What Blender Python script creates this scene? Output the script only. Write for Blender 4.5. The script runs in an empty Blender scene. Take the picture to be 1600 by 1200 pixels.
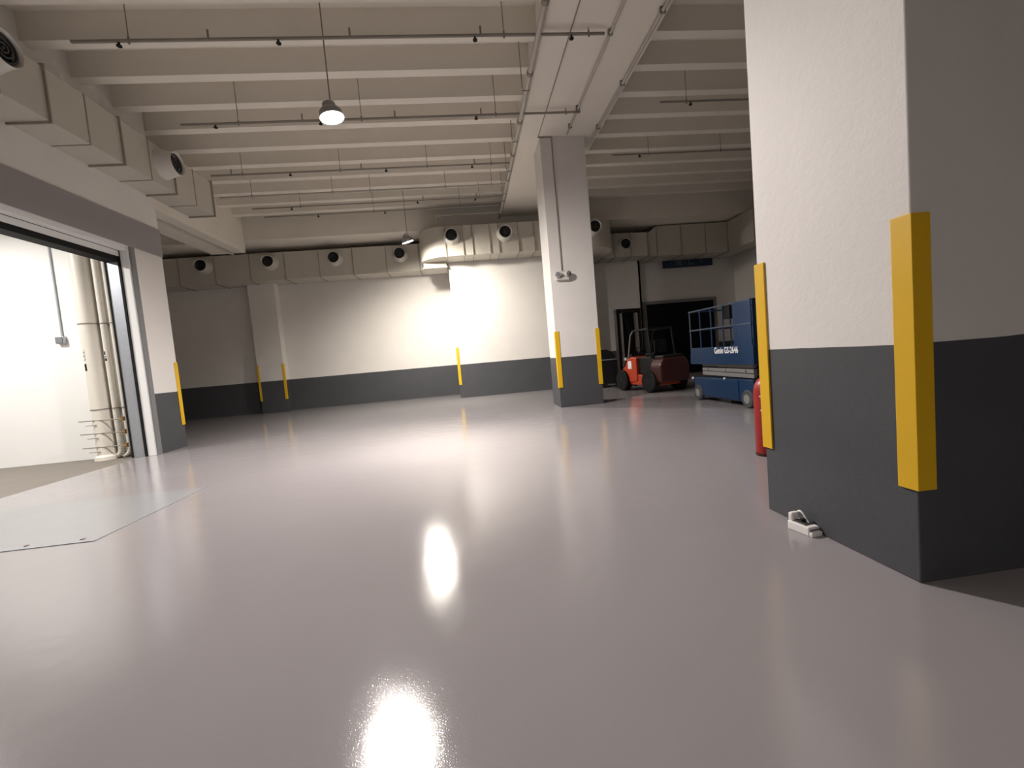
import bpy, math, random
from mathutils import Matrix, Vector

random.seed(7)
SC = bpy.context.scene
COL = SC.collection

# ------------------------------------------------------------------ camera
F_PX, YAW, PITCH, ROLL = 666.5, 0.0945382, -0.0623895, -0.0871821
EYE = Vector((0, 0, 1.55))
cy, sy, cp, sp = math.cos(YAW), math.sin(YAW), math.cos(PITCH), math.sin(PITCH)
fw = Vector((sy * cp, cy * cp, sp)); rt = Vector((cy, -sy, 0)); up = rt.cross(fw)
r2 = math.cos(ROLL) * rt + math.sin(ROLL) * up
u2 = -math.sin(ROLL) * rt + math.cos(ROLL) * up
cam_d = bpy.data.cameras.new('camera')
cam_d.sensor_fit = 'HORIZONTAL'; cam_d.sensor_width = 36.0
cam_d.lens = F_PX / 1600 * 36.0
cam_d.clip_start = 0.05; cam_d.clip_end = 200
cam = bpy.data.objects.new('camera', cam_d); COL.objects.link(cam)
cam.matrix_world = Matrix(((r2.x, u2.x, -fw.x, EYE.x), (r2.y, u2.y, -fw.y, EYE.y), (r2.z, u2.z, -fw.z, EYE.z), (0, 0, 0, 1)))
SC.camera = cam

# ------------------------------------------------------------------ world, exposure, lamp strengths
w = bpy.data.worlds.new('world'); SC.world = w; w.use_nodes = True
w.node_tree.nodes['Background'].inputs[0].default_value = (0.0, 0.0, 0.0, 1)
w.node_tree.nodes['Background'].inputs[1].default_value = 0.0
vs = SC.view_settings
vs.view_transform = 'Standard'; vs.look = 'None'; vs.gamma = 1.0; vs.use_curve_mapping = False
vs.exposure = 0.2
LAMP_W = 3400.0            # each hanging high bay lamp
LAMP_COL = (1.0, 0.925, 0.895)
LAMP_COL_FAR = (1.0, 0.93, 0.82)
CORRIDOR_W = 290.0         # each batten lamp in the corridor beyond the door
CORRIDOR_COL = (1.0, 0.97, 0.93)

# ------------------------------------------------------------------ materials
def new_mat(name):
    m = bpy.data.materials.new(name); m.use_nodes = True
    nt = m.node_tree
    return m, nt, nt.nodes['Principled BSDF']

def simple(name, col, rough=0.5, metal=0.0, var=0.06, scale=6.0, bump=0.0, bscale=60.0, spec=0.5):
    m, nt, b = new_mat(name)
    b.inputs['Roughness'].default_value = rough; b.inputs['Metallic'].default_value = metal
    b.inputs['Specular IOR Level'].default_value = spec
    tc = nt.nodes.new('ShaderNodeTexCoord')
    n = nt.nodes.new('ShaderNodeTexNoise'); n.inputs['Scale'].default_value = scale; n.inputs['Detail'].default_value = 5
    nt.links.new(tc.outputs['Object'], n.inputs['Vector'])
    mix = nt.nodes.new('ShaderNodeMix'); mix.data_type = 'RGBA'
    mix.inputs[6].default_value = (*[c * (1 - var) for c in col], 1)
    mix.inputs[7].default_value = (*[min(1, c * (1 + var)) for c in col], 1)
    nt.links.new(n.outputs['Fac'], mix.inputs[0]); nt.links.new(mix.outputs[2], b.inputs['Base Color'])
    if bump:
        n2 = nt.nodes.new('ShaderNodeTexNoise'); n2.inputs['Scale'].default_value = bscale; n2.inputs['Detail'].default_value = 3
        nt.links.new(tc.outputs['Object'], n2.inputs['Vector'])
        bp = nt.nodes.new('ShaderNodeBump'); bp.inputs['Strength'].default_value = bump; bp.inputs['Distance'].default_value = 0.01
        nt.links.new(n2.outputs['Fac'], bp.inputs['Height']); nt.links.new(bp.outputs['Normal'], b.inputs['Normal'])
    return m

def wall_paint(name, white, dark, height):
    """white emulsion over a charcoal painted band up to `height`"""
    m, nt, b = new_mat(name)
    geo = nt.nodes.new('ShaderNodeNewGeometry')
    sep = nt.nodes.new('ShaderNodeSeparateXYZ'); nt.links.new(geo.outputs['Position'], sep.inputs[0])
    lt = nt.nodes.new('ShaderNodeMath'); lt.operation = 'LESS_THAN'; lt.inputs[1].default_value = height
    n0 = nt.nodes.new('ShaderNodeTexNoise'); n0.inputs['Scale'].default_value = 3.0
    nt.links.new(geo.outputs['Position'], n0.inputs['Vector'])
    ma = nt.nodes.new('ShaderNodeMath'); ma.operation = 'MULTIPLY_ADD'; ma.inputs[1].default_value = 0.012
    nt.links.new(n0.outputs['Fac'], ma.inputs[0]); nt.links.new(sep.outputs['Z'], ma.inputs[2])
    nt.links.new(ma.outputs[0], lt.inputs[0])
    n = nt.nodes.new('ShaderNodeTexNoise'); n.inputs['Scale'].default_value = 1.6; n.inputs['Detail'].default_value = 6
    nt.links.new(geo.outputs['Position'], n.inputs['Vector'])
    def two(c, v):
        x = nt.nodes.new('ShaderNodeMix'); x.data_type = 'RGBA'
        x.inputs[6].default_value = (*[k * (1 - v) for k in c], 1); x.inputs[7].default_value = (*[min(1, k * (1 + v)) for k in c], 1)
        nt.links.new(n.outputs['Fac'], x.inputs[0]); return x
    a, d = two(white, 0.05), two(dark, 0.14)
    mix = nt.nodes.new('ShaderNodeMix'); mix.data_type = 'RGBA'
    nt.links.new(lt.outputs[0], mix.inputs[0]); nt.links.new(a.outputs[2], mix.inputs[6]); nt.links.new(d.outputs[2], mix.inputs[7])
    nt.links.new(mix.outputs[2], b.inputs['Base Color'])
    b.inputs['Roughness'].default_value = 0.55
    b.inputs['Specular IOR Level'].default_value = 0.3
    n2 = nt.nodes.new('ShaderNodeTexNoise'); n2.inputs['Scale'].default_value = 9.0; n2.inputs['Detail'].default_value = 8; n2.inputs['Roughness'].default_value = 0.7
    nt.links.new(geo.outputs['Position'], n2.inputs['Vector'])
    bp = nt.nodes.new('ShaderNodeBump'); bp.inputs['Strength'].default_value = 0.22; bp.inputs['Distance'].default_value = 0.02
    nt.links.new(n2.outputs['Fac'], bp.inputs['Height']); nt.links.new(bp.outputs['Normal'], b.inputs['Normal'])
    return m

def epoxy(name, col, rough):
    m, nt, b = new_mat(name)
    geo = nt.nodes.new('ShaderNodeNewGeometry')
    n = nt.nodes.new('ShaderNodeTexNoise'); n.inputs['Scale'].default_value = 0.5; n.inputs['Detail'].default_value = 6
    nt.links.new(geo.outputs['Position'], n.inputs['Vector'])
    mix = nt.nodes.new('ShaderNodeMix'); mix.data_type = 'RGBA'
    mix.inputs[6].default_value = (*[c * 0.94 for c in col], 1); mix.inputs[7].default_value = (*[c * 1.06 for c in col], 1)
    nt.links.new(n.outputs['Fac'], mix.inputs[0]); nt.links.new(mix.outputs[2], b.inputs['Base Color'])
    rr = nt.nodes.new('ShaderNodeMapRange'); rr.inputs['To Min'].default_value = rough * 0.8; rr.inputs['To Max'].default_value = rough * 1.25
    nt.links.new(n.outputs['Fac'], rr.inputs['Value']); nt.links.new(rr.outputs[0], b.inputs['Roughness'])
    b.inputs['IOR'].default_value = 1.55
    n1 = nt.nodes.new('ShaderNodeTexNoise'); n1.inputs['Scale'].default_value = 170.0; n1.inputs['Detail'].default_value = 2
    n2 = nt.nodes.new('ShaderNodeTexNoise'); n2.inputs['Scale'].default_value = 3.0; n2.inputs['Detail'].default_value = 2
    for q in (n1, n2): nt.links.new(geo.outputs['Position'], q.inputs['Vector'])
    b1 = nt.nodes.new('ShaderNodeBump'); b1.inputs['Strength'].default_value = 0.20; b1.inputs['Distance'].default_value = 0.002
    b2 = nt.nodes.new('ShaderNodeBump'); b2.inputs['Strength'].default_value = 0.09; b2.inputs['Distance'].default_value = 0.03
    nt.links.new(n2.outputs['Fac'], b2.inputs['Height']); nt.links.new(n1.outputs['Fac'], b1.inputs['Height'])
    nt.links.new(b2.outputs['Normal'], b1.inputs['Normal']); nt.links.new(b1.outputs['Normal'], b.inputs['Normal'])
    return m

def glow(name, col, strength):
    m, nt, b = new_mat(name)
    b.inputs['Base Color'].default_value = (0.8, 0.8, 0.8, 1)
    b.inputs['Emission Color'].default_value = (*col, 1); b.inputs['Emission Strength'].default_value = strength
    return m

WHITE = (0.74, 0.715, 0.68); DARK = (0.070, 0.073, 0.080)
M = dict(
    wall=wall_paint('wall_paint', WHITE, DARK, 1.43),
    white=simple('white_emulsion', WHITE, 0.6, bump=0.15, bscale=9, spec=0.3),
    ceil=simple('ceiling_paint', (0.80, 0.755, 0.675), 0.7, var=0.05, scale=1.2, spec=0.25),
    corridor=simple('corridor_white', (0.82, 0.81, 0.79), 0.6, var=0.03, scale=1.0, spec=0.3),
    fascia=simple('grey_fascia_paint', (0.30, 0.28, 0.285), 0.6, var=0.05, scale=2),
    floor=epoxy('grey_epoxy', (0.305, 0.285, 0.290), 0.095),
    plate=epoxy('grey_steel_plate', (0.30, 0.305, 0.315), 0.16),
    concrete=simple('bare_concrete', (0.185, 0.165, 0.14), 0.75, var=0.12, scale=2.5, bump=0.15, bscale=25),
    duct=simple('painted_duct', (0.52, 0.49, 0.425), 0.5, var=0.06, scale=1.5, bump=0.05, bscale=3),
    flange=simple('duct_flange', (0.33, 0.30, 0.25), 0.5, var=0.1),
    nozzle=simple('nozzle_white', (0.60, 0.58, 0.53), 0.45),
    black=simple('black_rubber', (0.009, 0.009, 0.0095), 0.7, spec=0.2),
    blackmetal=simple('black_metal', (0.010, 0.010, 0.011), 0.5, spec=0.25),
    grille=simple('dark_grille', (0.05, 0.05, 0.047), 0.5),
    yellow=simple('yellow_guard', (0.74, 0.44, 0.006), 0.45, var=0.05, scale=8),
    pipe=simple('pipe_offwhite', (0.47, 0.44, 0.39), 0.45, var=0.08, scale=3),
    pipedark=simple('pipe_grey', (0.26, 0.235, 0.20), 0.5, var=0.1),
    pvc=simple('cream_pvc', (0.72, 0.68, 0.60), 0.4, var=0.05),
    steel=simple('galvanised_steel', (0.42, 0.44, 0.48), 0.38, 0.6, var=0.1, scale=12),
    frame=simple('white_frame', (0.80, 0.80, 0.79), 0.4, var=0.03),
    greyframe=simple('grey_frame', (0.20, 0.20, 0.205), 0.45),
    blue=simple('blue_paint', (0.005, 0.030, 0.085), 0.35, var=0.08),
    railgrey=simple('rail_grey_blue', (0.06, 0.085, 0.115), 0.4),
    scissor=simple('grey_scissor', (0.22, 0.215, 0.205), 0.45),
    mastgrey=simple('worn_mast_steel', (0.36, 0.35, 0.33), 0.5),
    tyregrey=simple('grey_tyre', (0.05, 0.055, 0.055), 0.7),
    red=simple('red_paint', (0.50, 0.055, 0.018), 0.32, var=0.06),
    exred=simple('signal_red', (0.30, 0.014, 0.012), 0.35, var=0.05),
    darkred=simple('dark_and_shaded_red', (0.035, 0.006, 0.005), 0.4),  # red with shade darkened in for the counterweight; also the dark base ring
    signblue=simple('blue_sign', (0.006, 0.02, 0.06), 0.4),
    signpale=simple('sign_letter', (0.05, 0.085, 0.11), 0.5),
    decal=simple('white_decal', (0.85, 0.85, 0.85), 0.5, var=0.0),
    plastic=simple('white_plastic', (0.82, 0.80, 0.77), 0.35, var=0.02),
    navydoor=simple('navy_shutter', (0.005, 0.006, 0.008), 0.7, var=0.2, spec=0.12),
    brass=simple('brass_valve', (0.45, 0.25, 0.08), 0.4, 0.7),
    glass=simple('smoked_cover', (0.20, 0.21, 0.22), 0.15),
    lamp_body=simple('lamp_housing', (0.30, 0.29, 0.28), 0.4, 0.3),
    led=glow('lit_led_panel', LAMP_COL, 260.0),
    tube=glow('lit_tube', CORRIDOR_COL, 18.0),
)

# ------------------------------------------------------------------ mesh helpers
class G:
    def __init__(s): s.v = []; s.f = []
    def add(s, v, f):
        o = len(s.v); s.v += [tuple(p) for p in v]; s.f += [tuple(i + o for i in q) for q in f]; return s
    def box(s, x0, x1, y0, y1, z0, z1):
        v = [(x, y, z) for z in (z0, z1) for y in (y0, y1) for x in (x0, x1)]
        return s.add(v, [(0, 2, 3, 1), (4, 5, 7, 6), (0, 1, 5, 4), (2, 6, 7, 3), (0, 4, 6, 2), (1, 3, 7, 5)])
    def cyl(s, p, q, r, n=12, r2=None, caps=True):
        p, q = Vector(p), Vector(q); d = (q - p).normalized()
        a = d.orthogonal().normalized(); b = d.cross(a); r2 = r if r2 is None else r2
        v = []
        for c, k in ((p, r), (q, r2)):
            v += [c + k * (math.cos(2 * math.pi * i / n) * a + math.sin(2 * math.pi * i / n) * b) for i in range(n)]
        f = [(i, (i + 1) % n, n + (i + 1) % n, n + i) for i in range(n)]
        if caps: f += [tuple(range(n))[::-1], tuple(range(n, 2 * n))]
        return s.add(v, f)
    def lathe(s, p, d, prof, n=24, capa=True, capb=True):
        """prof = [(distance along d, radius)]"""
        p, d = Vector(p), Vector(d).normalized(); a = d.orthogonal().normalized(); b = d.cross(a); v = []; f = []
        for h, r in prof:
            v += [p + d * h + r * (math.cos(2 * math.pi * i / n) * a + math.sin(2 * math.pi * i / n) * b) for i in range(n)]
        for k in range(len(prof) - 1):
            f += [(k * n + i, k * n + (i + 1) % n, (k + 1) * n + (i + 1) % n, (k + 1) * n + i) for i in range(n)]
        m = (len(prof) - 1) * n
        if capa: f.append(tuple(range(n))[::-1])
        if capb: f.append(tuple(range(m, m + n)))
        return s.add(v, f)
    def prism(s, poly, z0, z1, axis=2):
        """poly of 2D points extruded along axis (0:x -> poly is (y,z); 1:y -> poly is (x,z); 2:z)"""
        n = len(poly)
        def P(a, b, c): return {0: (c, a, b), 1: (a, c, b), 2: (a, b, c)}[axis]
        v = [P(a, b, z0) for a, b in poly] + [P(a, b, z1) for a, b in poly]
        f = [(i, (i + 1) % n, n + (i + 1) % n, n + i) for i in range(n)] + [tuple(range(n))[::-1], tuple(range(n, 2 * n))]
        return s.add(v, f)
    def tube(s, pts, r, n=8):
        """round bar through points, with ball-ish overlapping joints"""
        for a, b in zip(pts[:-1], pts[1:]): s.cyl(a, b, r, n)
        return s

def fix_normals(me):
    import bmesh
    bm = bmesh.new(); bm.from_mesh(me); bmesh.ops.recalc_face_normals(bm, faces=bm.faces); bm.to_mesh(me); bm.free()

def origin(o):
    p = Vector((0, 0, 0))
    while o is not None: p += o.location; o = o.parent
    return p

def mk(name, g, mat, parent=None, loc=None, smooth=False, bevel=0.0, local=False):
    """one mesh object from G in world coordinates (or in the parent's own when local)"""
    me = bpy.data.meshes.new(name)
    base = Vector(loc) if loc is not None else Vector((0, 0, 0))
    off = Vector((0, 0, 0)) if local else base + (origin(parent) if parent is not None and loc is None else Vector((0, 0, 0)))
    if loc is not None and parent is not None and not local: off = Vector(loc)
    me.from_pydata([tuple(Vector(p) - off) for p in g.v], [], g.f)
    fix_normals(me)
    if smooth:
        for p in me.polygons: p.use_smooth = True
        me.set_sharp_from_angle(angle=math.radians(40))
    me.materials.append(M[mat])
    o = bpy.data.objects.new(name, me); COL.objects.link(o)
    if parent is not None:
        o.parent = parent
        if loc is not None: o.location = Vector(loc) - (Vector((0, 0, 0)) if local else origin(parent))
    elif loc is not None: o.location = loc
    if bevel:
        b = o.modifiers.new('bevel', 'BEVEL'); b.width = bevel; b.segments = 2; b.limit_method = 'ANGLE'
    return o

def tag(o, label=None, cat=None, group=None, kind=None):
    if label: o['label'] = label
    if cat: o['category'] = cat
    if group: o['group'] = group
    if kind: o['kind'] = kind
    return o

def thing(name, label, cat, loc, group=None, rotz=0.0):
    o = bpy.data.objects.new(name, None); COL.objects.link(o); o.location = loc; o.rotation_euler = (0, 0, rotz)
    o.empty_display_size = 0.2
    return tag(o, label, cat, group)

def struct(name, g, mat, label, cat, loc=None):
    return tag(mk(name, g, mat, loc=loc), label, cat, kind='structure')

def dup(o, parent, loc):
    c = o.copy(); COL.objects.link(c); c.parent = parent; c.location = loc
    for ch in o.children:
        d = ch.copy(); COL.objects.link(d); d.parent = c
    return c

# ------------------------------------------------------------------ key measures (metres)
LX = -7.40                    # face of the left wall
ZR, ZS, ZB = 7.90, 8.38, 7.49 # underside of ribs, slab, main beam
BX0, BX1 = 1.92, 4.12         # main beam
YB = 20.5                     # back wall
LBX = -8.50                   # lit face of the beam over the left recess
DY0, DY1, DZ = 5.6, 10.66, 4.80   # door opening in the left wall

# ------------------------------------------------------------------ structure
struct('floor', G().box(-7.72, 14.0, -14, 22.0, -0.2, 0.0).box(-14.2, -7.72, 11.3, 22.0, -0.2, 0.0), 'floor', 'glossy grey epoxy floor reflecting the walls and lamps', 'floor')
struct('floor_corridor', G().box(-18, -7.72, -2, 11.0, -0.2, -0.004), 'concrete', 'bare brown concrete floor beyond the big door', 'floor')

g = G()
g.box(-7.9, LX, -14, 11.67, DZ, ZS)
g.box(-7.9, LX, -14, DY0, 0, DZ)
g.box(-7.9, LX, DY1, 11.67, 0, DZ)
wl = struct('wall_left', g, 'wall', 'white wall with charcoal foot around the big door', 'wall')
mk('fascia_panel', G().box(LX, LX + 0.03, -13.9, 11.67, DZ, 5.47), 'fascia', wl, bevel=0.004)
struct('wall_corridor', G().box(-18, -7.9, 11.0, 11.67, 0, ZS).box(-18.2, -18, -2, 11.67, 0, ZS).box(-18, -7.9, -2.2, -2, 0, ZS).box(-18, -7.9, -2, 11.0, 5.6, 5.8),
       'corridor', 'bright white corridor wall seen through the big door', 'wall')
g = G()
g.box(-14.0, -0.5, YB, YB + .3, 0, ZS).box(-0.5, 5.4, 18.3, YB + .3, 0, ZS)
g.box(5.4, 8.72, YB, YB + .3, 0, ZS).box(8.72, 14.0, 21.1, 21.4, 0, ZS).box(8.62, 8.72, YB, 21.4, 0, ZS)
wb = struct('wall_back', g, 'wall', 'white back wall with charcoal foot band and projecting bay', 'wall')
mk('pilaster', G().box(-9.40, -8.27, 20.05, YB, 0, 7.1), 'wall', wb, bevel=0.006)
struct('wall_recess', G().box(-14.2, -14.0, 11.67, YB + .3, 0, ZS), 'wall', 'dim end wall of the left recess', 'wall')
struct('wall_right', G().box(14.0, 14.2, -14, 21.4, 0, ZS), 'wall', 'dark side wall behind the lift', 'wall')
struct('wall_front', G().box(-7.9, 14.2, -14.3, -14, 0, ZS), 'wall', 'white wall behind the viewpoint', 'wall')

ce = struct('ceiling', G().box(-14.2, 14.2, -14.3, 21.4, ZS, ZS + .25), 'ceil', 'ribbed precast concrete ceiling painted off white', 'ceiling')
rib_g = lambda x0, x1: G().prism([(-0.115, ZR - ZS), (0.115, ZR - ZS), (0.15, 0.0), (-0.15, 0.0)], x0, x1, axis=0)
first = {}
for bay, (x0, x1, k0, k1) in enumerate(((LX, BX0, -22, 3), (LBX, BX0, 3, 10), (BX1, 14.0, -22, 10), (-14.0, LBX - 1.3, 3, 10))):
    for k in range(k0, k1):
        y = 8.84 + 0.992 * k
        if bay not in first:
            first[bay] = mk('ceiling_rib', rib_g(x0, x1), 'ceil', ce, loc=(0, y, ZS), local=True)
            first[bay].location = (0, y, ZS)
        else:
            c = first[bay].copy(); COL.objects.link(c); c.parent = ce; c.location = (0, y, ZS)
mk('ceiling_beam', G().box(BX0, BX1, -14, 18.4, ZB, ZS), 'ceil', ce, bevel=0.02)
mk('ceiling_beam', G().box(-14.0, 14.0, 18.4, 21.1, 7.12, ZS), 'ceil', ce, bevel=0.02)
mk('ceiling_beam', G().box(LBX - 1.3, LBX, 11.68, 18.39, 6.65, ZS), 'ceil', ce, bevel=0.02)

# door frame in the left wall
df = tag(mk('door_1', G().box(-7.60, -7.43, DY1 - .06, DY1, 0, DZ).box(-7.60, -7.43, DY0, DY1 - .06, DZ - .09, DZ), 'frame', bevel=0.006), 'wide white framed doorway opening to the bright corridor', 'door', kind='structure')
mk('guide_rail', G().box(-7.90, -7.64, DY1 - .07, DY1, 0, 4.62), 'steel', df)
mk('edge_seal', G().box(-7.645, -7.60, DY1 - .09, DY1 - .02, 0, 4.7), 'black', df)
mk('edge_seal', G().box(-7.93, -7.90, DY1 - .09, DY1 - .02, 0, 4.6), 'black', df)
mk('shutter_box', G().box(-7.90, -7.62, DY0, DY1, 4.46, 4.79), 'black', df)
mk('head_channel', G().box(-7.66, -7.60, DY0, DY1, 4.58, 4.70), 'frame', df)
mk('corner_strip', G().box(-7.43, LX + .012, DY1 - .02, DY1 + .10, 0, DZ), 'greyframe', df)

# far dark shutter door in the right back wall
d2 = tag(mk('door_2', G().box(9.15, 12.75, 21.06, 21.12, 0, 3.6), 'navydoor'), 'dark shutter door behind the forklift', 'door', kind='structure')
for k in range(10): mk('slat', G().box(9.2, 12.7, 21.035, 21.06, 0.05 + k * .35, 0.38 + k * .35), 'navydoor', d2, bevel=0.006)
mk('door_frame', G().box(9.0, 9.15, 21.0, 21.12, 0, 3.75).box(12.75, 12.9, 21.0, 21.12, 0, 3.75).box(9.15, 12.75, 21.0, 21.12, 3.6, 3.75), 'greyframe', d2)

# ------------------------------------------------------------------ pillars
def pillar(label, x0, x1, y0, y1):
    t = thing('concrete_pillar', label, 'pillar', ((x0 + x1) / 2, (y0 + y1) / 2, 0), 'painted pillars along the beam')
    mk('shaft', G().box(x0, x1, y0, y1, 0, ZB), 'wall', t, bevel=0.008)
    return t
pillar('massive white and charcoal pillar at the right foreground', 2.54, 3.80, 2.215, 3.51)
pillar('white and charcoal pillar in the middle of the hall under the beam', 2.475, 3.735, 11.92, 12.98)

# ------------------------------------------------------------------ yellow corner guards
def guard(label, x, y, dx, dy, w=0.105, t=0.016, z0=0.565, z1=2.16):
    """L profile on the convex corner (x,y); dx,dy point along the two faces away from the corner"""
    ox, oy = -dx * t, -dy * t
    poly = [(x + ox, y + oy), (x + dx * w, y + oy), (x + dx * w, y - dy * 0.001), (x - dx * 0.001, y - dy * 0.001), (x - dx * 0.001, y + dy * w), (x + ox, y + dy * w)]
    o = mk('corner_guard', G().prism([(a - x, b - y) for a, b in poly], 0, z1 - z0), 'yellow', loc=(x, y, z0), local=True, bevel=0.003)
    return tag(o, label, 'corner guard', 'yellow corner guards')
guard('yellow corner guard on the near corner of the foreground pillar', 2.54, 2.215, 1, 1)
guard('yellow corner guard on the far corner of the foreground pillar beside the red cylinder', 2.54, 3.51, 1, -1, w=0.10)
guard('yellow corner guard on the left corner of the middle pillar', 2.475, 11.92, 1, 1)
guard('yellow corner guard on the right corner of the middle pillar beside the forklift', 3.735, 11.92, -1, 1)
guard('bright yellow corner guard on the lit corner of the projecting wall bay', -0.5, 18.3, 1, 1)
guard('yellow corner guard on the end of the wall beside the big door', LX, 11.67, -1, -1)
guard('dim corner guard on the left edge of the far wall pilaster', -9.40, 20.05, 1, 1, w=0.075)
guard('corner guard on the right edge of the far wall pilaster', -8.27, 20.05, -1, 1, w=0.075)

# ------------------------------------------------------------------ hanging lamps
def lamp(label, x, y, z, tx=0.0, ty=0.0, col=LAMP_COL, power=1.0):
    t = thing('high_bay_lamp', label, 'lamp', (x, y, z), 'hanging high bay lamps')
    hd = []
    mk('rod', G().cyl((x, y, z + .26), (x, y, ZS), 0.012, 8), 'pipedark', t)
    hd += [mk('housing', G().lathe((x, y, z + .02), (0, 0, 1), [(0, .19), (.05, .20), (.09, .17), (.10, .12), (.20, .11), (.24, .03), (.26, .02)], 28), 'lamp_body', t, smooth=True)]
    hd += [mk('reflector', G().lathe((x, y, z), (0, 0, 1), [(-.03, .215), (.03, .195), (.03, .18), (-.025, .2), (-.03, .215)], 28, False, False), 'lamp_body', t, smooth=True)]
    hd += [mk('led_panel', G().lathe((x, y, z + .012), (0, 0, -1), [(0, .185), (.02, .18)], 28), 'led', t)]
    ld = bpy.data.lights.new('lamp_light', 'SPOT'); ld.energy = LAMP_W * power; ld.color = col
    ld.spot_size = math.radians(177); ld.spot_blend = 0.8; ld.shadow_soft_size = 0.16
    lo = bpy.data.objects.new('lamp_light', ld); COL.objects.link(lo); lo.parent = t
    rot = Matrix.Rotation(tx, 4, 'X') @ Matrix.Rotation(ty, 4, 'Y')
    lo.location = rot @ Vector((0, 0, -0.03)); hd.append(lo)
    for o in hd: o.rotation_euler = rot.to_euler()
    return t
lamp('lit lamp on a thin rod glaring near the upper left centre', -2.02, 8.10, 6.08, 0, math.radians(-9))
lamp('small lit lamp hanging before the far duct bend', -1.80, 15.9, 6.02, math.radians(9), math.radians(-15), LAMP_COL_FAR, 0.74)
lamp('lit fill lamp added unseen behind the viewpoint', -2.02, -7.5, 6.05, power=0.32)  # added out of view to fill light onto faces turned to the camera

# corridor lamps (beyond the door, lighting the white wall)
for i, (x, y) in enumerate(((-10.6, 8.2), (-10.6, 3.2))):
    t = thing('batten_lamp', ['batten lamp on the corridor ceiling nearest the white wall', 'batten lamp deeper along the corridor ceiling'][i], 'lamp', (x, y, 5.6), 'corridor batten lamps')
    mk('housing', G().box(x - .07, x + .07, y - .65, y + .65, 5.53, 5.6), 'plastic', t, bevel=0.008)
    mk('tube', G().cyl((x, y - .6, 5.505), (x, y + .6, 5.505), 0.025, 10), 'tube', t)
    ld = bpy.data.lights.new('batten_light', 'AREA'); ld.shape = 'RECTANGLE'; ld.size = 0.14; ld.size_y = 1.2; ld.energy = CORRIDOR_W; ld.color = CORRIDOR_COL
    lo = bpy.data.objects.new('batten_light', ld); COL.objects.link(lo); lo.parent = t; lo.location = (0, 0, -0.13)

# ------------------------------------------------------------------ air ducts
def nozzle_proto(parent, loc, d, r=0.225):
    p = Vector(loc)
    d = Vector(d)
    n = mk('jet_nozzle', G().lathe((0, 0, 0), d, [(0, r * 1.5), (.08, r * 1.38), (.24, r * 1.20), (.33, r * 1.17), (.35, r * 1.12), (.33, r * 1.04), (.20, r * .98)], 32, False, True), 'nozzle', parent, loc=(0, 0, 0), local=True, smooth=True)
    n.location = p - origin(parent)
    g = G()
    for rr in (.93, .62, .34): g.lathe(d * .28, d, [(0, r * rr), (.03, r * rr), (.03, r * (rr - .10)), (0, r * (rr - .10)), (0, r * rr)], 24, False, False)
    g.lathe(d * .25, d, [(0, r * .12), (.06, r * .10)], 12)
    mk('nozzle_rings', g, 'grille', n, loc=(0, 0, 0), local=True, smooth=True)
    mk('nozzle_throat', G().lathe(d * .202, d, [(0, r * .97), (.004, r * .97)], 24), 'black', n, loc=(0, 0, 0), local=True)
    return n

def run_x(t, xs, y0, y1, z0, z1, wide=0.035):
    """duct along x with flanges at xs"""
    for a, b in zip(xs[:-1], xs[1:]):
        mk('duct_section', G().box(a + .004, b - .004, y0, y1, z0, z1), 'duct', t, bevel=0.008)
    for x in xs:
        mk('flange', G().box(x - .016, x + .016, y0 - wide, y1 + .0, z0 - wide, z1 + wide * .5), 'flange', t)

def elbow(t, c, r, a0, a1, z0, z1, n=14):
    poly = [c] + [(c[0] + r * math.cos(a0 + (a1 - a0) * i / n), c[1] + r * math.sin(a0 + (a1 - a0) * i / n)) for i in range(n + 1)]
    return mk('duct_elbow', G().prism(poly, z0, z1), 'duct', t, smooth=True)

DZ0, DZ1 = 5.72, 6.88
bd = thing('air_duct', 'long pale duct with round nozzles along the back wall', 'duct', (-5, 19.9, DZ0), 'air ducts')
run_x(bd, [-1.78 - 1.42 * k for k in range(8, -1, -1)], 19.4, 20.46, DZ0, DZ1)
mk('duct_section', G().box(-1.76, -0.52, 19.4, 20.46, DZ0, DZ1), 'duct', bd, bevel=0.008)
mk('duct_section', G().box(-1.6, -0.52, 18.3, 19.39, DZ0, DZ1), 'duct', bd, bevel=0.008)
mk('drop_box', G().box(-1.5, -0.56, 18.05, 19.3, DZ0 - .22, DZ0), 'duct', bd, bevel=0.02)
mk('flange', G().box(-1.53, -0.53, 18.02, 18.06, DZ0 - .24, DZ0 - .2), 'flange', bd)
elbow(bd, (-0.5, 18.29), 1.1, math.pi, 1.5 * math.pi, DZ0, DZ1)
run_x(bd, [-0.5, 0.19, 0.56, 1.25, 1.60, 2.39, 3.03, 3.7, 4.4, 5.1], 17.19, 18.28, DZ0, DZ1)
mk('duct_section', G().box(5.11, 5.4, 17.19, 18.28, DZ0, DZ1), 'duct', bd, bevel=0.008)
elbow(bd, (5.4, 18.29), 1.1, 1.5 * math.pi, 2 * math.pi, DZ0, DZ1)
mk('duct_section', G().box(5.42, 6.5, 18.3, 20.46, DZ0, DZ1), 'duct', bd, bevel=0.008)
run_x(bd, [6.5, 7.1, 7.9, 8.7], 19.4, 20.46, DZ0, DZ1 - .1)
mk('duct_transition', G().prism([(8.7, DZ0 + .05), (8.7, DZ1 - .2), (9.2, 7.05), (9.2, DZ0 - .05)], 19.5, 20.9, axis=1), 'duct', bd)
nz = None
for x, y in ((-10.68, 19.4), (-8.02, 19.4), (-5.34, 19.4), (-2.57, 19.4), (-0.235, 17.19), (1.86, 17.19), (3.70, 17.19), (5.46, 17.19), (7.55, 19.4)):
    z = 6.46 if x < 7 else 6.25
    if nz is None: nz = nozzle_proto(bd, (x, y, z), (0, -1, 0))
    else: dup(nz, bd, Vector((x, y, z)) - bd.location)

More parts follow.
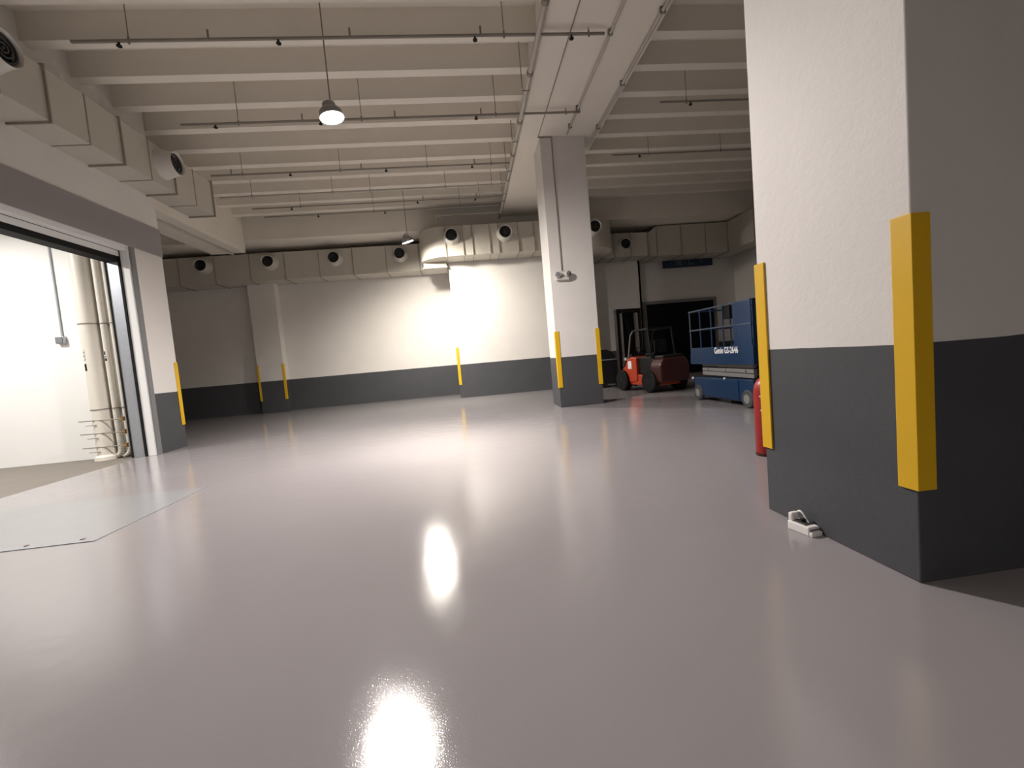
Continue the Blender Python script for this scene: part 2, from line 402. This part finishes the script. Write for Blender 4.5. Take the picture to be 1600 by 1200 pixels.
rd = thing('air_duct', 'large dark duct turning along the right hand wall', 'duct', (11, 20.2, DZ0 - .05), 'air ducts')
run_x(rd, [9.2, 10.4, 11.6, 12.7], 19.5, 20.9, DZ0 - .05, 7.05)
mk('duct_section', G().box(12.72, 13.8, 17.6, 20.9, DZ0 - .05, 7.05), 'duct', rd, bevel=0.01)
for k in range(5):
    y1 = 17.58 - k * 1.6
    mk('duct_section', G().box(12.72, 13.8, y1 - 1.58, y1, DZ0 - .05, 7.05), 'duct', rd, bevel=0.01)
    mk('flange', G().box(12.68, 13.82, y1 - .015, y1 + .025, DZ0 - .09, 7.07), 'flange', rd)

ld_ = thing('air_duct', 'pale duct with round nozzles above the big door', 'duct', (-7.05, 8, 6.24), 'air ducts')
ys = [13.0 - 0.79 * k for k in range(0, 19)]
for k, (b, a) in enumerate(zip(ys[:-1], ys[1:])):
    mk('duct_section', G().box(LX, -6.72, a + .004, b - .004, 6.24, 7.15), 'duct', ld_, bevel=0.008)
for k, y in enumerate(ys):
    e = 0.04 if k % 2 == 0 else 0.012
    mk('flange', G().box(LX, -6.72 + e, y - .014, y + .014, 6.24 - e, 7.15 + e), 'flange', ld_)
nz2 = None
for y in (11.05, 7.3, 3.6):
    if nz2 is None: nz2 = nozzle_proto(ld_, (-6.72, y, 6.77), (1, 0, 0))
    else: dup(nz2, ld_, Vector((-6.72, y, 6.77)) - ld_.location)

# ------------------------------------------------------------------ pipes under the ceiling
PZ = 7.38
mp = thing('main_pipe', 'thick off white pipe running along the left side of the beam', 'pipe', (1.80, 6, PZ), 'ceiling pipes')
mk('pipe', G().cyl((1.80, -14, PZ), (1.80, 18.1, PZ), 0.052, 14), 'pipe', mp, smooth=True)
for y in (2, 4.5, 7.3, 9.1, 10.9, 12.6, 14.3, 16.1, 17.6):
    mk('coupling', G().cyl((1.80, y - .05, PZ), (1.80, y + .05, PZ), 0.068, 14), 'pipedark', mp, smooth=True)
for y in (6.0, 9.6, 11.8, 13.6, 15.4):
    mk('hanger', G().cyl((1.70, y, PZ), (1.70, y, ZS), 0.010, 6).box(1.69, 1.86, y - .015, y + .015, PZ - .06, PZ - .045), 'pipedark', mp)
mk('branch_end', G().cyl((1.75, 17.45, PZ + .0), (-0.80, 17.45, PZ), 0.036, 10).cyl((-0.80, 17.45, PZ + .02), (-0.80, 17.45, PZ - .26), 0.036, 10), 'pipe', mp, smooth=True)

def branch(label, y, x0, x1, r, mat, hang, heads, z=PZ, up_=()):
    t = thing('sprinkler_pipe', label, 'pipe', ((x0 + x1) / 2, y, z), 'ceiling pipes')
    mk('pipe', G().cyl((x0, y, z), (x1, y, z), r, 10), mat, t, smooth=True)
    for x in hang:
        mk('hanger', G().cyl((x, y, z), (x, y, ZS), 0.009, 6).cyl((x - .001, y, z - .05), (x - .001, y, z + .06), 0.02, 8), 'pipedark', t)
    for x in heads:
        mk('sprinkler_head', G().cyl((x, y, z), (x, y, z - .07), 0.018, 8).cyl((x, y, z - .07), (x, y, z - .09), 0.042, 10), 'black', t)
    for x in up_:
        mk('riser_stub', G().cyl((x, y, z), (x, y, z + .16), 0.018, 8), 'pipedark', t)
    return t
branch('nearest thin pipe crossing below the ribs and the beam', 8.05, -6.05, 3.05, 0.027, 'pipedark', (-5.16, 1.17, 2.75), (-5.32, -2.76, .64, 2.42), up_=(-3.9, -1.55, 0.75))
branch('second thin pipe crossing below the ribs behind the glaring lamp', 10.57, -5.93, 3.25, 0.027, 'pipedark', (-4.7, -1.97, 1.18, 2.9), (-5.2, .70, -2.9), up_=(-3.3, -1.2, .83))
branch('third thin pipe crossing below the ribs', 13.13, -6.75, 1.76, 0.024, 'pipedark', (-5.9, -3.2, -.7, 1.2), (-4.6, -1.9, .62), up_=(-6.2, -2.6, .7))
branch('thicker pale pipe crossing below the ribs before the far lamp', 14.70, -7.38, 1.76, 0.034, 'pipe', (-6.4, -3.9, -2.7, -.25, 1.3), ())
branch('thin pipe below the ribs just before the far lamp', 15.75, -6.9, 1.76, 0.022, 'pipedark', (-5.3, .9), (-5.6, -1.3, .75), up_=(-1.1, .8))
branch('farthest thin pipe below the ribs behind the far lamp', 16.6, -6.9, 1.76, 0.022, 'pipedark', (-3.0, .2), (-5.0, -2.6))
branch('thin pipe below the dark ribs right of the beam', 10.57, 5.3, 10.5, 0.024, 'pipedark', (6.0, 8.0), (6.1, 9.0), z=7.55)
branch('far thin pipe below the dark ribs right of the beam', 13.3, 5.0, 10.5, 0.022, 'pipedark', (6.2, 8.6), (5.9,), z=7.55)

def along(label, x, y0, y1, z, r, mat, clips=()):
    t = thing('conduit', label, 'pipe', (x, (y0 + y1) / 2, z), 'pipes along the beam')
    mk('pipe', G().cyl((x, y0, z), (x, y1, z), r, 10), mat, t, smooth=True)
    for y in clips: mk('clip', G().box(x - r - .02, x + r + .02, y - .02, y + .02, z - r - .006, ZB), 'pipedark', t)
    return t
along('thin pipe under the middle of the beam ending at the pillar', 3.18, -14, 11.65, PZ + .03, 0.024, 'pipe', (2, 5, 8.1, 10.5, 11.3))
along('pipe along the right edge of the beam', 3.97, -14, 11.95, 7.42, 0.034, 'pipe', (3, 6, 7.6, 9.6, 11.4))
t = thing('conduit', 'thin dark conduit along the beam and down the middle pillar', 'pipe', (2.43, 11.8, 3.8), 'pipes along the beam')
mk('pipe', G().cyl((2.43, -14, 7.472), (2.43, 11.89, 7.472), 0.012, 8).cyl((2.43, 11.895, 7.47), (2.80, 11.895, 7.47), 0.014, 8).cyl((2.80, 11.895, 7.48), (2.80, 11.895, 3.80), 0.014, 8), 'pipedark', t, smooth=True)
t = thing('conduit', 'thin conduit fixed along the dark recess beam', 'pipe', (-8.95, 14, 6.6), None)
mk('pipe', G().cyl((-8.95, 11.7, 6.6), (-8.95, 18.3, 6.6), 0.035, 8), 'pipe', t, smooth=True)

# twin headed fitting at the end of the conduit
fx, fy, fz = 2.80, 11.92, 3.70
t = thing('twin_spot_fitting', 'small twin headed fitting on the middle pillar', 'light fitting', (fx, fy, fz))
mk('base', G().box(fx - .19, fx + .19, fy - .10, fy, fz - .13, fz - .04), 'nozzle', t, bevel=0.02)
mk('backplate', G().box(fx - .10, fx + .10, fy - .045, fy, fz - .05, fz + .13), 'nozzle', t, bevel=0.01)
for s in (-1, 1):
    h = mk('spot_head', G().lathe((fx + s * .13, fy - .05, fz + .03), (s * .25, -1, -.1), [(0, .05), (.03, .085), (.10, .09), (.11, .08)], 18), 'nozzle', t, smooth=True)
    mk('spot_glass', G().lathe((fx + s * .157, fy - .158, fz + .019), (s * .25, -1, -.1), [(0, .07), (.008, .06)], 18), 'glass', h, smooth=True)

# ------------------------------------------------------------------ steel plate set in the floor
t = thing('floor_plate', 'flat grey steel plate set in the floor before the big door', 'plate', (-5.8, 5.8, 0))
mk('plate', G().box(-7.55, -4.12, 4.85, 6.76, -.03, 0.006), 'plate', t, bevel=0.003)
mk('plate_edge', G().box(-7.57, -4.10, 4.83, 4.849, -.03, 0.007).box(-4.119, -4.10, 4.85, 6.78, -.03, 0.007), 'steel', t)
for k in range(6): mk('bolt', G().cyl((-4.3 - k * .55, 4.93, 0.005), (-4.3 - k * .55, 4.93, 0.012), 0.022, 10), 'pipedark', t)

# ------------------------------------------------------------------ corridor pipework and socket
def standpipe(label, x, y, r, mat='pvc', foot=None, group='corridor downpipes'):
    t = thing('downpipe', label, 'pipe', (x, y, 0), group)
    if foot:
        mk('pipe', G().cyl((x, y, .20), (x, y, 5.6), r, 20), mat, t, smooth=True)
        g = G(); pts = []
        for i in range(7):
            a = math.pi / 2 * i / 6; pts.append((x - .16 * (1 - math.cos(a)) * foot, y, .20 - .16 * math.sin(a)))
        g.tube(pts, r, 14); mk('elbow', g, mat, t, smooth=True)
    else:
        mk('pipe', G().cyl((x, y, 0), (x, y, 5.6), r, 24), mat, t, smooth=True)
        mk('foot_collar', G().lathe((x, y, 0), (0, 0, 1), [(0, r * 1.35), (.08, r * 1.3), (.12, r * 1.05)], 24), mat, t, smooth=True)
    for z in (1.18, 3.15): mk('pipe_clamp', G().cyl((x, y, z - .012), (x, y, z + .012), r + .012, 20).box(x - r - .05, x + r + .04, y + r * .5, 11.0, z - .010, z + .010), 'pipedark', t)
    return t
p1 = standpipe('thick cream downpipe on the corridor wall', -8.60, 10.78, 0.175)
p2 = standpipe('slim cream downpipe with curved foot in the corridor', -8.31, 10.82, 0.065, foot=1)
p3 = standpipe('thinnest cream downpipe nearest the door edge', -8.14, 10.84, 0.045, foot=1)
# marks printed on the pipes
g = G().box(-.02, .02, 0, .002, 0, .16)
o = mk('printed_mark', G().box(-8.665, -8.625, 10.606, 10.609, 2.08, 2.24), 'black', p1)
g = G()
for i, (a, b) in enumerate(((0, .03), (.05, .02), (.085, .035), (.135, .02), (.17, .03), (.215, .025))):
    g.box(-8.665, -8.660 + (.0 if i % 2 else .03), 10.606, 10.609, 2.32 + a, 2.32 + a + b * .5)
    g.box(-8.640, -8.630, 10.606, 10.609, 2.32 + a, 2.32 + a + b)
mk('printed_letters', g, 'pipedark', p1)
mk('printed_letters', G().box(-8.335, -8.315, 10.752, 10.756, 2.42, 2.50).box(-8.335, -8.300, 10.752, 10.756, 2.28, 2.34).box(-8.325, -8.305, 10.752, 10.756, 2.36, 2.39), 'black', p2)
for i, z in enumerate((0.92, 0.62, 0.30)):
    t = thing('thin_branch_pipe', ['upper', 'middle', 'lowest'][i] + ' thin horizontal pipe with brass valve at the foot of the downpipes', 'pipe', (-8.4, 10.6, z), 'valve pipes')
    mk('pipe', G().cyl((-8.95, 10.585, z + .02), (-7.98, 10.66, z), 0.012, 8), 'pipedark', t, smooth=True)
    mk('valve', G().cyl((-8.06, 10.655, z - .045), (-8.06, 10.655, z + .05), 0.032, 10).box(-8.10, -8.02, 10.60, 10.62, z - .01, z + .01), 'brass', t)
    mk('bracket', G().box(-8.82, -8.60, 10.585, 10.60, z - .10, z - .085), 'pipedark', t)
t = thing('socket_box', 'small grey box at the end of a vertical conduit on the corridor wall', 'socket', (-9.37, 11, 2.85))
mk('box', G().box(-9.46, -9.28, 10.91, 11.0, 2.77, 2.94), 'steel', t, bevel=0.012)
mk('cover', G().box(-9.445, -9.295, 10.895, 10.91, 2.785, 2.925), 'glass', t, bevel=0.008)
mk('conduit', G().cyl((-9.35, 10.975, 2.93), (-9.35, 10.975, 5.6), 0.018, 8), 'steel', t, smooth=True)

# ------------------------------------------------------------------ small white device beside the front pillar
wx, wy = 2.47, 3.03
t = thing('white_device', 'small white plastic device with arched handle on the floor against the foreground pillar', 'device', (wx, wy, 0), rotz=math.radians(8))
t.scale = (1.08, 0.72, 1.35)
mk('tray', G().prism([(-.05, -.13), (.045, -.13), (.05, .12), (-.045, .13), (-.058, .10)], 0, .050), 'plastic', t, bevel=0.006, local=True)
mk('step', G().box(-.046, .046, -.165, -.125, 0, .026), 'plastic', t, bevel=0.005, local=True)
mk('slot', G().box(-.036, .036, -.1325, -.129, .028, .036), 'grille', t, local=True)
mk('dark_panel', G().box(-.034, .036, -.07, .07, .049, .058), 'grille', t, bevel=0.003, local=True)
mk('end_block', G().box(-.044, .02, .075, .125, .048, .098), 'plastic', t, bevel=0.01, local=True)
mk('knob', G().lathe((.0, -.01, .055), (0, 0, 1), [(0, .022), (.018, .02), (.022, .012)], 16), 'black', t, smooth=True, local=True)
g = G(); pts = [(.0, .10, .09)]
for i in range(9):
    a = i / 8; pts.append((.012, .09 - .16 * a, .095 + .018 * math.sin(math.pi * min(1, a * 1.4)) - .05 * a * a))
g.tube(pts, 0.0065, 8)
mk('handle', g, 'plastic', t, smooth=True, local=True)

# ------------------------------------------------------------------ red cylinder behind the front pillar
ex, ey = 3.745, 5.14
t = thing('red_cylinder', 'tall red cylinder standing behind the foreground pillar', 'cylinder', (ex, ey, 0))
mk('body', G().lathe((ex, ey, .02), (0, 0, 1), [(0, .125), (.03, .135), (.80, .135), (.90, .118), (.97, .08), (1.0, .04)], 28), 'exred', t, smooth=True)
mk('base_ring', G().lathe((ex, ey, 0), (0, 0, 1), [(0, .14), (.03, .14), (.035, .13)], 28), 'darkred', t, smooth=True)
mk('valve', G().cyl((ex, ey, 1.0), (ex, ey, 1.09), 0.032, 12).box(ex - .02, ex + .12, ey - .015, ey + .015, 1.07, 1.09), 'blackmetal', t)
mk('label_mark', G().lathe((ex - .112, ey - .077, .60), (-.82, -.57, 0), [(-.004, .016), (.001, .016)], 10), 'decal', t)
mk('label_mark', G().lathe((ex - .120, ey - .064, .78), (-.88, -.47, 0), [(-.004, .010), (.001, .010)], 10), 'decal', t)

# ------------------------------------------------------------------ blue scissor lift (long side faces -x)
LXs = 5.90                                  # visible long side
LY0, LY1 = 8.42, 10.92                      # near end, far end
LW = 1.17
t = lift = thing('scissor_lift', 'blue scissor lift with railed platform parked behind the foreground pillar', 'scissor lift', (LXs + LW / 2, (LY0 + LY1) / 2, 0))
x0, x1 = LXs, LXs + LW
mk('chassis', G().prism([(LY0 + .02, .30), (LY0 + .10, .62), (LY1 - .06, .60), (LY1 - .02, .30), (LY1 - .45, .12), (LY0 + .50, .12)], x0 + .04, x1 - .04, axis=0), 'blue', t, bevel=0.015)
mk('side_door', G().box(x0 + .02, x0 + .045, LY0 + .58, LY1 - .48, .15, .58), 'blue', t, bevel=0.01)
for y in (LY0 + .28, LY1 - .22):
    for x in (x0 + .01, x1 - .13):
        wl_ = mk('wheel', G().lathe((x, y, .20), (1, 0, 0), [(0, .14), (.0, .18), (.02, .20), (.10, .20), (.12, .18), (.12, .1)], 26), 'tyregrey', t, smooth=True)
        mk('hub', G().lathe((x - .006, y, .20), (1, 0, 0), [(0, .05), (.0, .10), (.14, .10), (.14, .04)], 18), 'scissor', wl_, smooth=True)
for i, z in enumerate((.64, .75, .86)):
    for x in (x0 + .16, x1 - .24):
        mk('scissor_arm', G().prism([(LY0 + .22, z), (LY0 + .22, z + .09), (LY1 - .25, z + .12 - .02 * (i % 2)), (LY1 - .25, z + .02)], x, x + .07, axis=0), 'scissor', t, bevel=0.006)
for y in (LY0 + .5, (LY0 + LY1) / 2, LY1 - .5):
    mk('pivot', G().cyl((x0 + .14, y, .80), (x1 - .14, y, .80), .03, 10), 'pipedark', t)
mk('platform_floor', G().box(x0 + .02, x1 - .02, LY0 + .02, LY1 - .02, .97, 1.03), 'blackmetal', t)
mk('toe_panel', G().box(x0, x0 + .03, LY0, LY1, .95, 1.37), 'blue', t, bevel=0.006)
mk('toe_panel', G().box(x1 - .03, x1, LY0, LY1, .95, 1.37), 'blue', t, bevel=0.006)
mk('end_panel', G().box(x0, x1, LY0 - .03, LY0, .95, 1.37), 'blue', t, bevel=0.006)
mk('end_panel', G().box(x0, x1, LY1, LY1 + .03, .95, 1.2), 'blue', t, bevel=0.006)
mk('gate_panel', G().box(x0, x0 + .025, LY0, LY0 + .62, 1.37, 2.34), 'blue', t, bevel=0.006)
mk('gate_panel', G().box(x0 + .02, x0 + .7, LY0 - .03, LY0 - .005, 1.37, 2.34), 'blue', t, bevel=0.006)
for z in (2.32, 1.83):
    mk('rail', G().cyl((x0 + .015, LY0, z), (x0 + .015, LY1, z), .02, 10), 'railgrey', t, smooth=True)
    mk('rail', G().cyl((x1 - .015, LY0, z), (x1 - .015, LY1, z), .02, 10), 'blue', t, smooth=True)
    mk('rail', G().cyl((x0, LY1, z), (x1, LY1, z), .02, 10), 'blue', t, smooth=True)
for k in range(6):
    y = LY0 + .02 + k * (LY1 - LY0 - .04) / 5
    for x, m in ((x0 + .015, 'railgrey' if k == 5 else 'blue'), (x1 - .015, 'blue')):
        mk('rail_post', G().cyl((x, y, 1.35), (x, y, 2.32), .018, 8), m, t, smooth=True)
mk('control_box', G().box(x0 + .05, x0 + .25, LY0 + .8, LY0 + 1.05, 2.0, 2.30), 'blackmetal', t, bevel=0.01)
mk('lamp_stud', G().cyl((x0 - .01, LY1 - .03, .58), (x0 + .02, LY1 - .03, .58), .03, 10), 'decal', t)
mk('lamp_stud', G().cyl((x0 - .01, LY0 + 1.05, .62), (x0 + .02, LY0 + 1.05, .62), .025, 10), 'decal', t)

def text_mesh(body, size, mat, parent, loc, rot, name='lettering', extrude=0.002, sx=1.0):
    cu = bpy.data.curves.new(name, 'FONT'); cu.body = body; cu.size = size; cu.extrude = extrude
    cu.align_x = 'CENTER'; cu.align_y = 'CENTER'; cu.offset = size * 0.02
    o = bpy.data.objects.new(name, cu); COL.objects.link(o)
    bpy.context.view_layer.update()
    me = bpy.data.meshes.new_from_object(o.evaluated_get(bpy.context.evaluated_depsgraph_get()))
    COL.objects.unlink(o); bpy.data.objects.remove(o); bpy.data.curves.remove(cu)
    me.materials.clear(); me.materials.append(M[mat])
    n = bpy.data.objects.new(name, me); COL.objects.link(n); n.parent = parent
    n.location = Vector(loc) - origin(parent); n.rotation_euler = rot; n.scale = (sx, 1, 1)
    return n
text_mesh('Genie GS-2646', 0.205, 'decal', lift, (x0 - .003, LY0 + .93, 1.275), (math.pi / 2, 0, -math.pi / 2), sx=0.72)

# ------------------------------------------------------------------ red forklift (local: +y is forward, origin under its centre)
FK = thing('forklift', 'red forklift with black mast parked beyond the middle pillar', 'forklift', (6.22, 14.25, 0), rotz=math.radians(12))
def fk(name, g, mat, parent=None, **k): return mk(name, g, mat, parent or FK, local=True, **k)
W2 = 0.56
fk('chassis', G().prism([(-.95, .22), (.95, .22), (1.05, .34), (1.0, .72), (.62, .98), (.45, 1.02), (.25, .62), (-.30, .55), (-.95, .60)], -W2 + .04, W2 - .04, axis=0), 'red', bevel=0.03)
fk('side_cover', G().prism([(.02, .36), (.42, .30), (.92, .36), (.86, .70), (.56, 1.12), (.30, 1.20), (.02, 1.16)], -W2, W2, axis=0), 'red', bevel=0.04)
fk('hood', G().prism([(-.80, .58), (.15, .58), (.15, 1.10), (.05, 1.18), (-.70, 1.18), (-.80, 1.1)], -W2 + .1, W2 - .1, axis=0), 'blackmetal', bevel=0.04)
fk('counterweight', G().prism([(-W2, .34), (W2, .34), (W2, .90), (W2 - .14, 1.12), (-W2 + .14, 1.12), (-W2, .90)], -1.28, -.72, axis=1), 'darkred', bevel=0.07)  # red like the body, its shaded side put into the colour
fk('counterweight_cap', G().prism([(-W2 + .16, 1.12), (W2 - .16, 1.12), (W2 - .2, 1.20), (-W2 + .2, 1.20)], -1.20, -.74, axis=1), 'blackmetal', bevel=0.02)
fk('seat', G().box(-.25, .25, -.55, -.05, 1.18, 1.30).box(-.24, .24, -.62, -.52, 1.25, 1.72), 'black', bevel=0.05)
for y, r, wd, nm in ((.86, .37, .26, 'front'), (-.70, .36, .24, 'rear')):
    for s in (-1, 1):
        xx = s * (W2 - .02)
        wl_ = fk('wheel', G().lathe((xx - s * wd / 2 - .0, y, r), (s, 0, 0), [(0, r * .5), (0, r * .92), (.03, r), (wd - .03, r), (wd, r * .92), (wd, r * .5)], 28), 'black', smooth=True)
        mk('hub', G().lathe((xx, y, r), (s, 0, 0), [(0, r * .5), (wd / 2 - .02, r * .48), (wd / 2 + .01, r * .2)], 18), 'blackmetal', wl_, local=True, smooth=True)
fk('dashboard', G().prism([(.50, 1.0), (.78, .9), (.72, 1.25), (.60, 1.32)], -.36, .36, axis=0), 'blackmetal', bevel=0.02)
fk('steering_wheel', G().lathe((-.08, .42, 1.38), (0, -.5, .85), [(0, .19), (.012, .205), (.024, .19), (.012, .175), (0, .19)], 24, False, False).cyl((-.08, .60, 1.15), (-.08, .42, 1.38), .02, 8), 'black', smooth=True)
for s in (-1, 1):
    fk('guard_post', G().tube([(s * .48, .66, .95), (s * .46, .40, 1.95), (s * .44, .25, 2.10)], .028, 8), 'scissor' if s < 0 else 'blackmetal', smooth=True)  # left front post paler than its twin, its highlight put into the colour
    fk('guard_post', G().tube([(s * .46, -.72, 1.12), (s * .45, -.60, 2.08)], .030, 8), 'blackmetal', smooth=True)
fk('guard_roof', G().box(-.48, .48, -.64, -.58, 2.06, 2.12).box(-.48, .48, .22, .28, 2.06, 2.12).box(-.48, -.43, -.6, .25, 2.06, 2.12).box(.43, .48, -.6, .25, 2.06, 2.12), 'blackmetal', bevel=0.01)
for k in range(5): fk('roof_bar', G().box(-.36 + k * .17, -.32 + k * .17, -.6, .24, 2.07, 2.11), 'blackmetal')
for s in (-1, 1):
    fk('mast_rail', G().box(s * .46 - .06, s * .46 + .06, 1.12, 1.30, .12, 2.92), 'blackmetal', bevel=0.006)
    fk('mast_channel', G().box(s * .33 - .04, s * .33 + .04, 1.10, 1.26, .2, 2.80), 'mastgrey', bevel=0.006)
    fk('lift_chain', G().box(s * .12 - .02, s * .12 + .02, 1.16, 1.18, .5, 2.6), 'blackmetal')
    fk('tilt_cylinder', G().cyl((s * .42, .62, .52), (s * .40, 1.12, .95), .035, 10), 'blackmetal', smooth=True)
    fk('fork', G().prism([(1.30, .06), (2.25, .04), (2.25, .07), (1.35, .11), (1.35, .60), (1.30, .60)], s * .25 - .05, s * .25 + .05, axis=0), 'blackmetal')
for q in ((-.52, .52, 1.12, 1.30, 2.82, 2.96), (-.40, .40, 1.12, 1.2, 1.30, 1.38), (-.40, .40, 1.12, 1.2, .2, .3)):
    fk('mast_crossbar', G().box(*q), 'blackmetal', bevel=0.006)
fk('mast_backing', G().box(-.40, .40, 1.265, 1.285, .3, 2.84), 'black')
fk('lift_ram', G().cyl((0, 1.20, .2), (0, 1.20, 2.5), .05, 12), 'blackmetal', smooth=True)
fk('fork_carriage', G().box(-.48, .48, 1.25, 1.30, .18, .28).box(-.48, .48, 1.25, 1.30, .52, .62), 'blackmetal', bevel=0.006)
fk('load_backrest', G().box(-.50, -.46, 1.26, 1.30, .5, 1.35).box(.46, .50, 1.26, 1.30, .5, 1.35).box(-.5, .5, 1.26, 1.30, 1.31, 1.36), 'blackmetal')
fk('warning_label', G().box(-W2 - .012, -W2 - .002, .30, .52, .78, 1.05), 'decal')
fk('head_lamp', G().lathe((-.47, .70, 1.12), (-.4, 1, 0), [(0, .03), (.03, .06), (.07, .065), (.075, .05)], 14), 'decal', smooth=True)

# ------------------------------------------------------------------ low black machine left of the forklift
t = thing('low_machine', 'low black machine with rounded top beside the middle pillar', 'machine', (5.75, 17.0, 0))
bx, by = 5.75, 17.0
mk('body', G().prism([(bx - .75, .14), (bx + .55, .14), (bx + .62, .5), (bx + .55, 1.10), (bx - .70, 1.14), (bx - .78, .6)], by - .4, by + .5, axis=1), 'blackmetal', t, bevel=0.06)
mk('trim_strip', G().box(bx - .72, bx + .5, by - .415, by - .40, 1.10, 1.14), 'scissor', t)
mk('top_cover', G().prism([(bx - .35 + .45 * math.cos(a), 1.12 + .42 * math.sin(a)) for a in [math.pi * i / 12 for i in range(13)]], by - .3, by + .4, axis=1), 'black', t, bevel=0.04)
mk('top_drum', G().cyl((bx - .75, by - .2, 1.38), (bx - .75, by + .3, 1.38), .22, 18), 'signblue', t, smooth=True)
mk('column', G().cyl((bx + .42, by, 1.05), (bx + .36, by, 1.75), .03, 10), 'steel', t, smooth=True)
for s in (-.5, .4):
    mk('wheel', G().cyl((bx + s, by - .42, .16), (bx + s, by - .28, .16), .16, 18), 'black', t, smooth=True)
    mk('wheel', G().cyl((bx + s, by + .36, .16), (bx + s, by + .5, .16), .16, 18), 'black', t, smooth=True)

# ------------------------------------------------------------------ dark blue sign under the far duct
t = thing('hanging_sign', 'unlit dark blue sign below the duct above the shutter door', 'sign', (11.3, 20.7, 5.45))
mk('panel', G().box(10.0, 12.6, 20.66, 20.74, 5.29, 5.65), 'signblue', t, bevel=0.01)
g = G()
for (a, b, c, d) in ((10.42, 10.46, 5.40, 5.62), (10.55, 10.59, 5.40, 5.62), (10.68, 10.98, 5.40, 5.64), (11.12, 11.16, 5.42, 5.64), (11.32, 11.40, 5.42, 5.66), (11.40, 11.62, 5.42, 5.48), (11.95, 12.05, 5.46, 5.66)):
    mk('sign_letter', G().box(a, b, 20.652, 20.659, c - .03, d - .03), 'signpale', t)
for x in (10.3, 12.3): mk('hanger', G().box(x - .02, x + .02, 20.68, 20.72, 5.65, 5.668), 'pipedark', t)
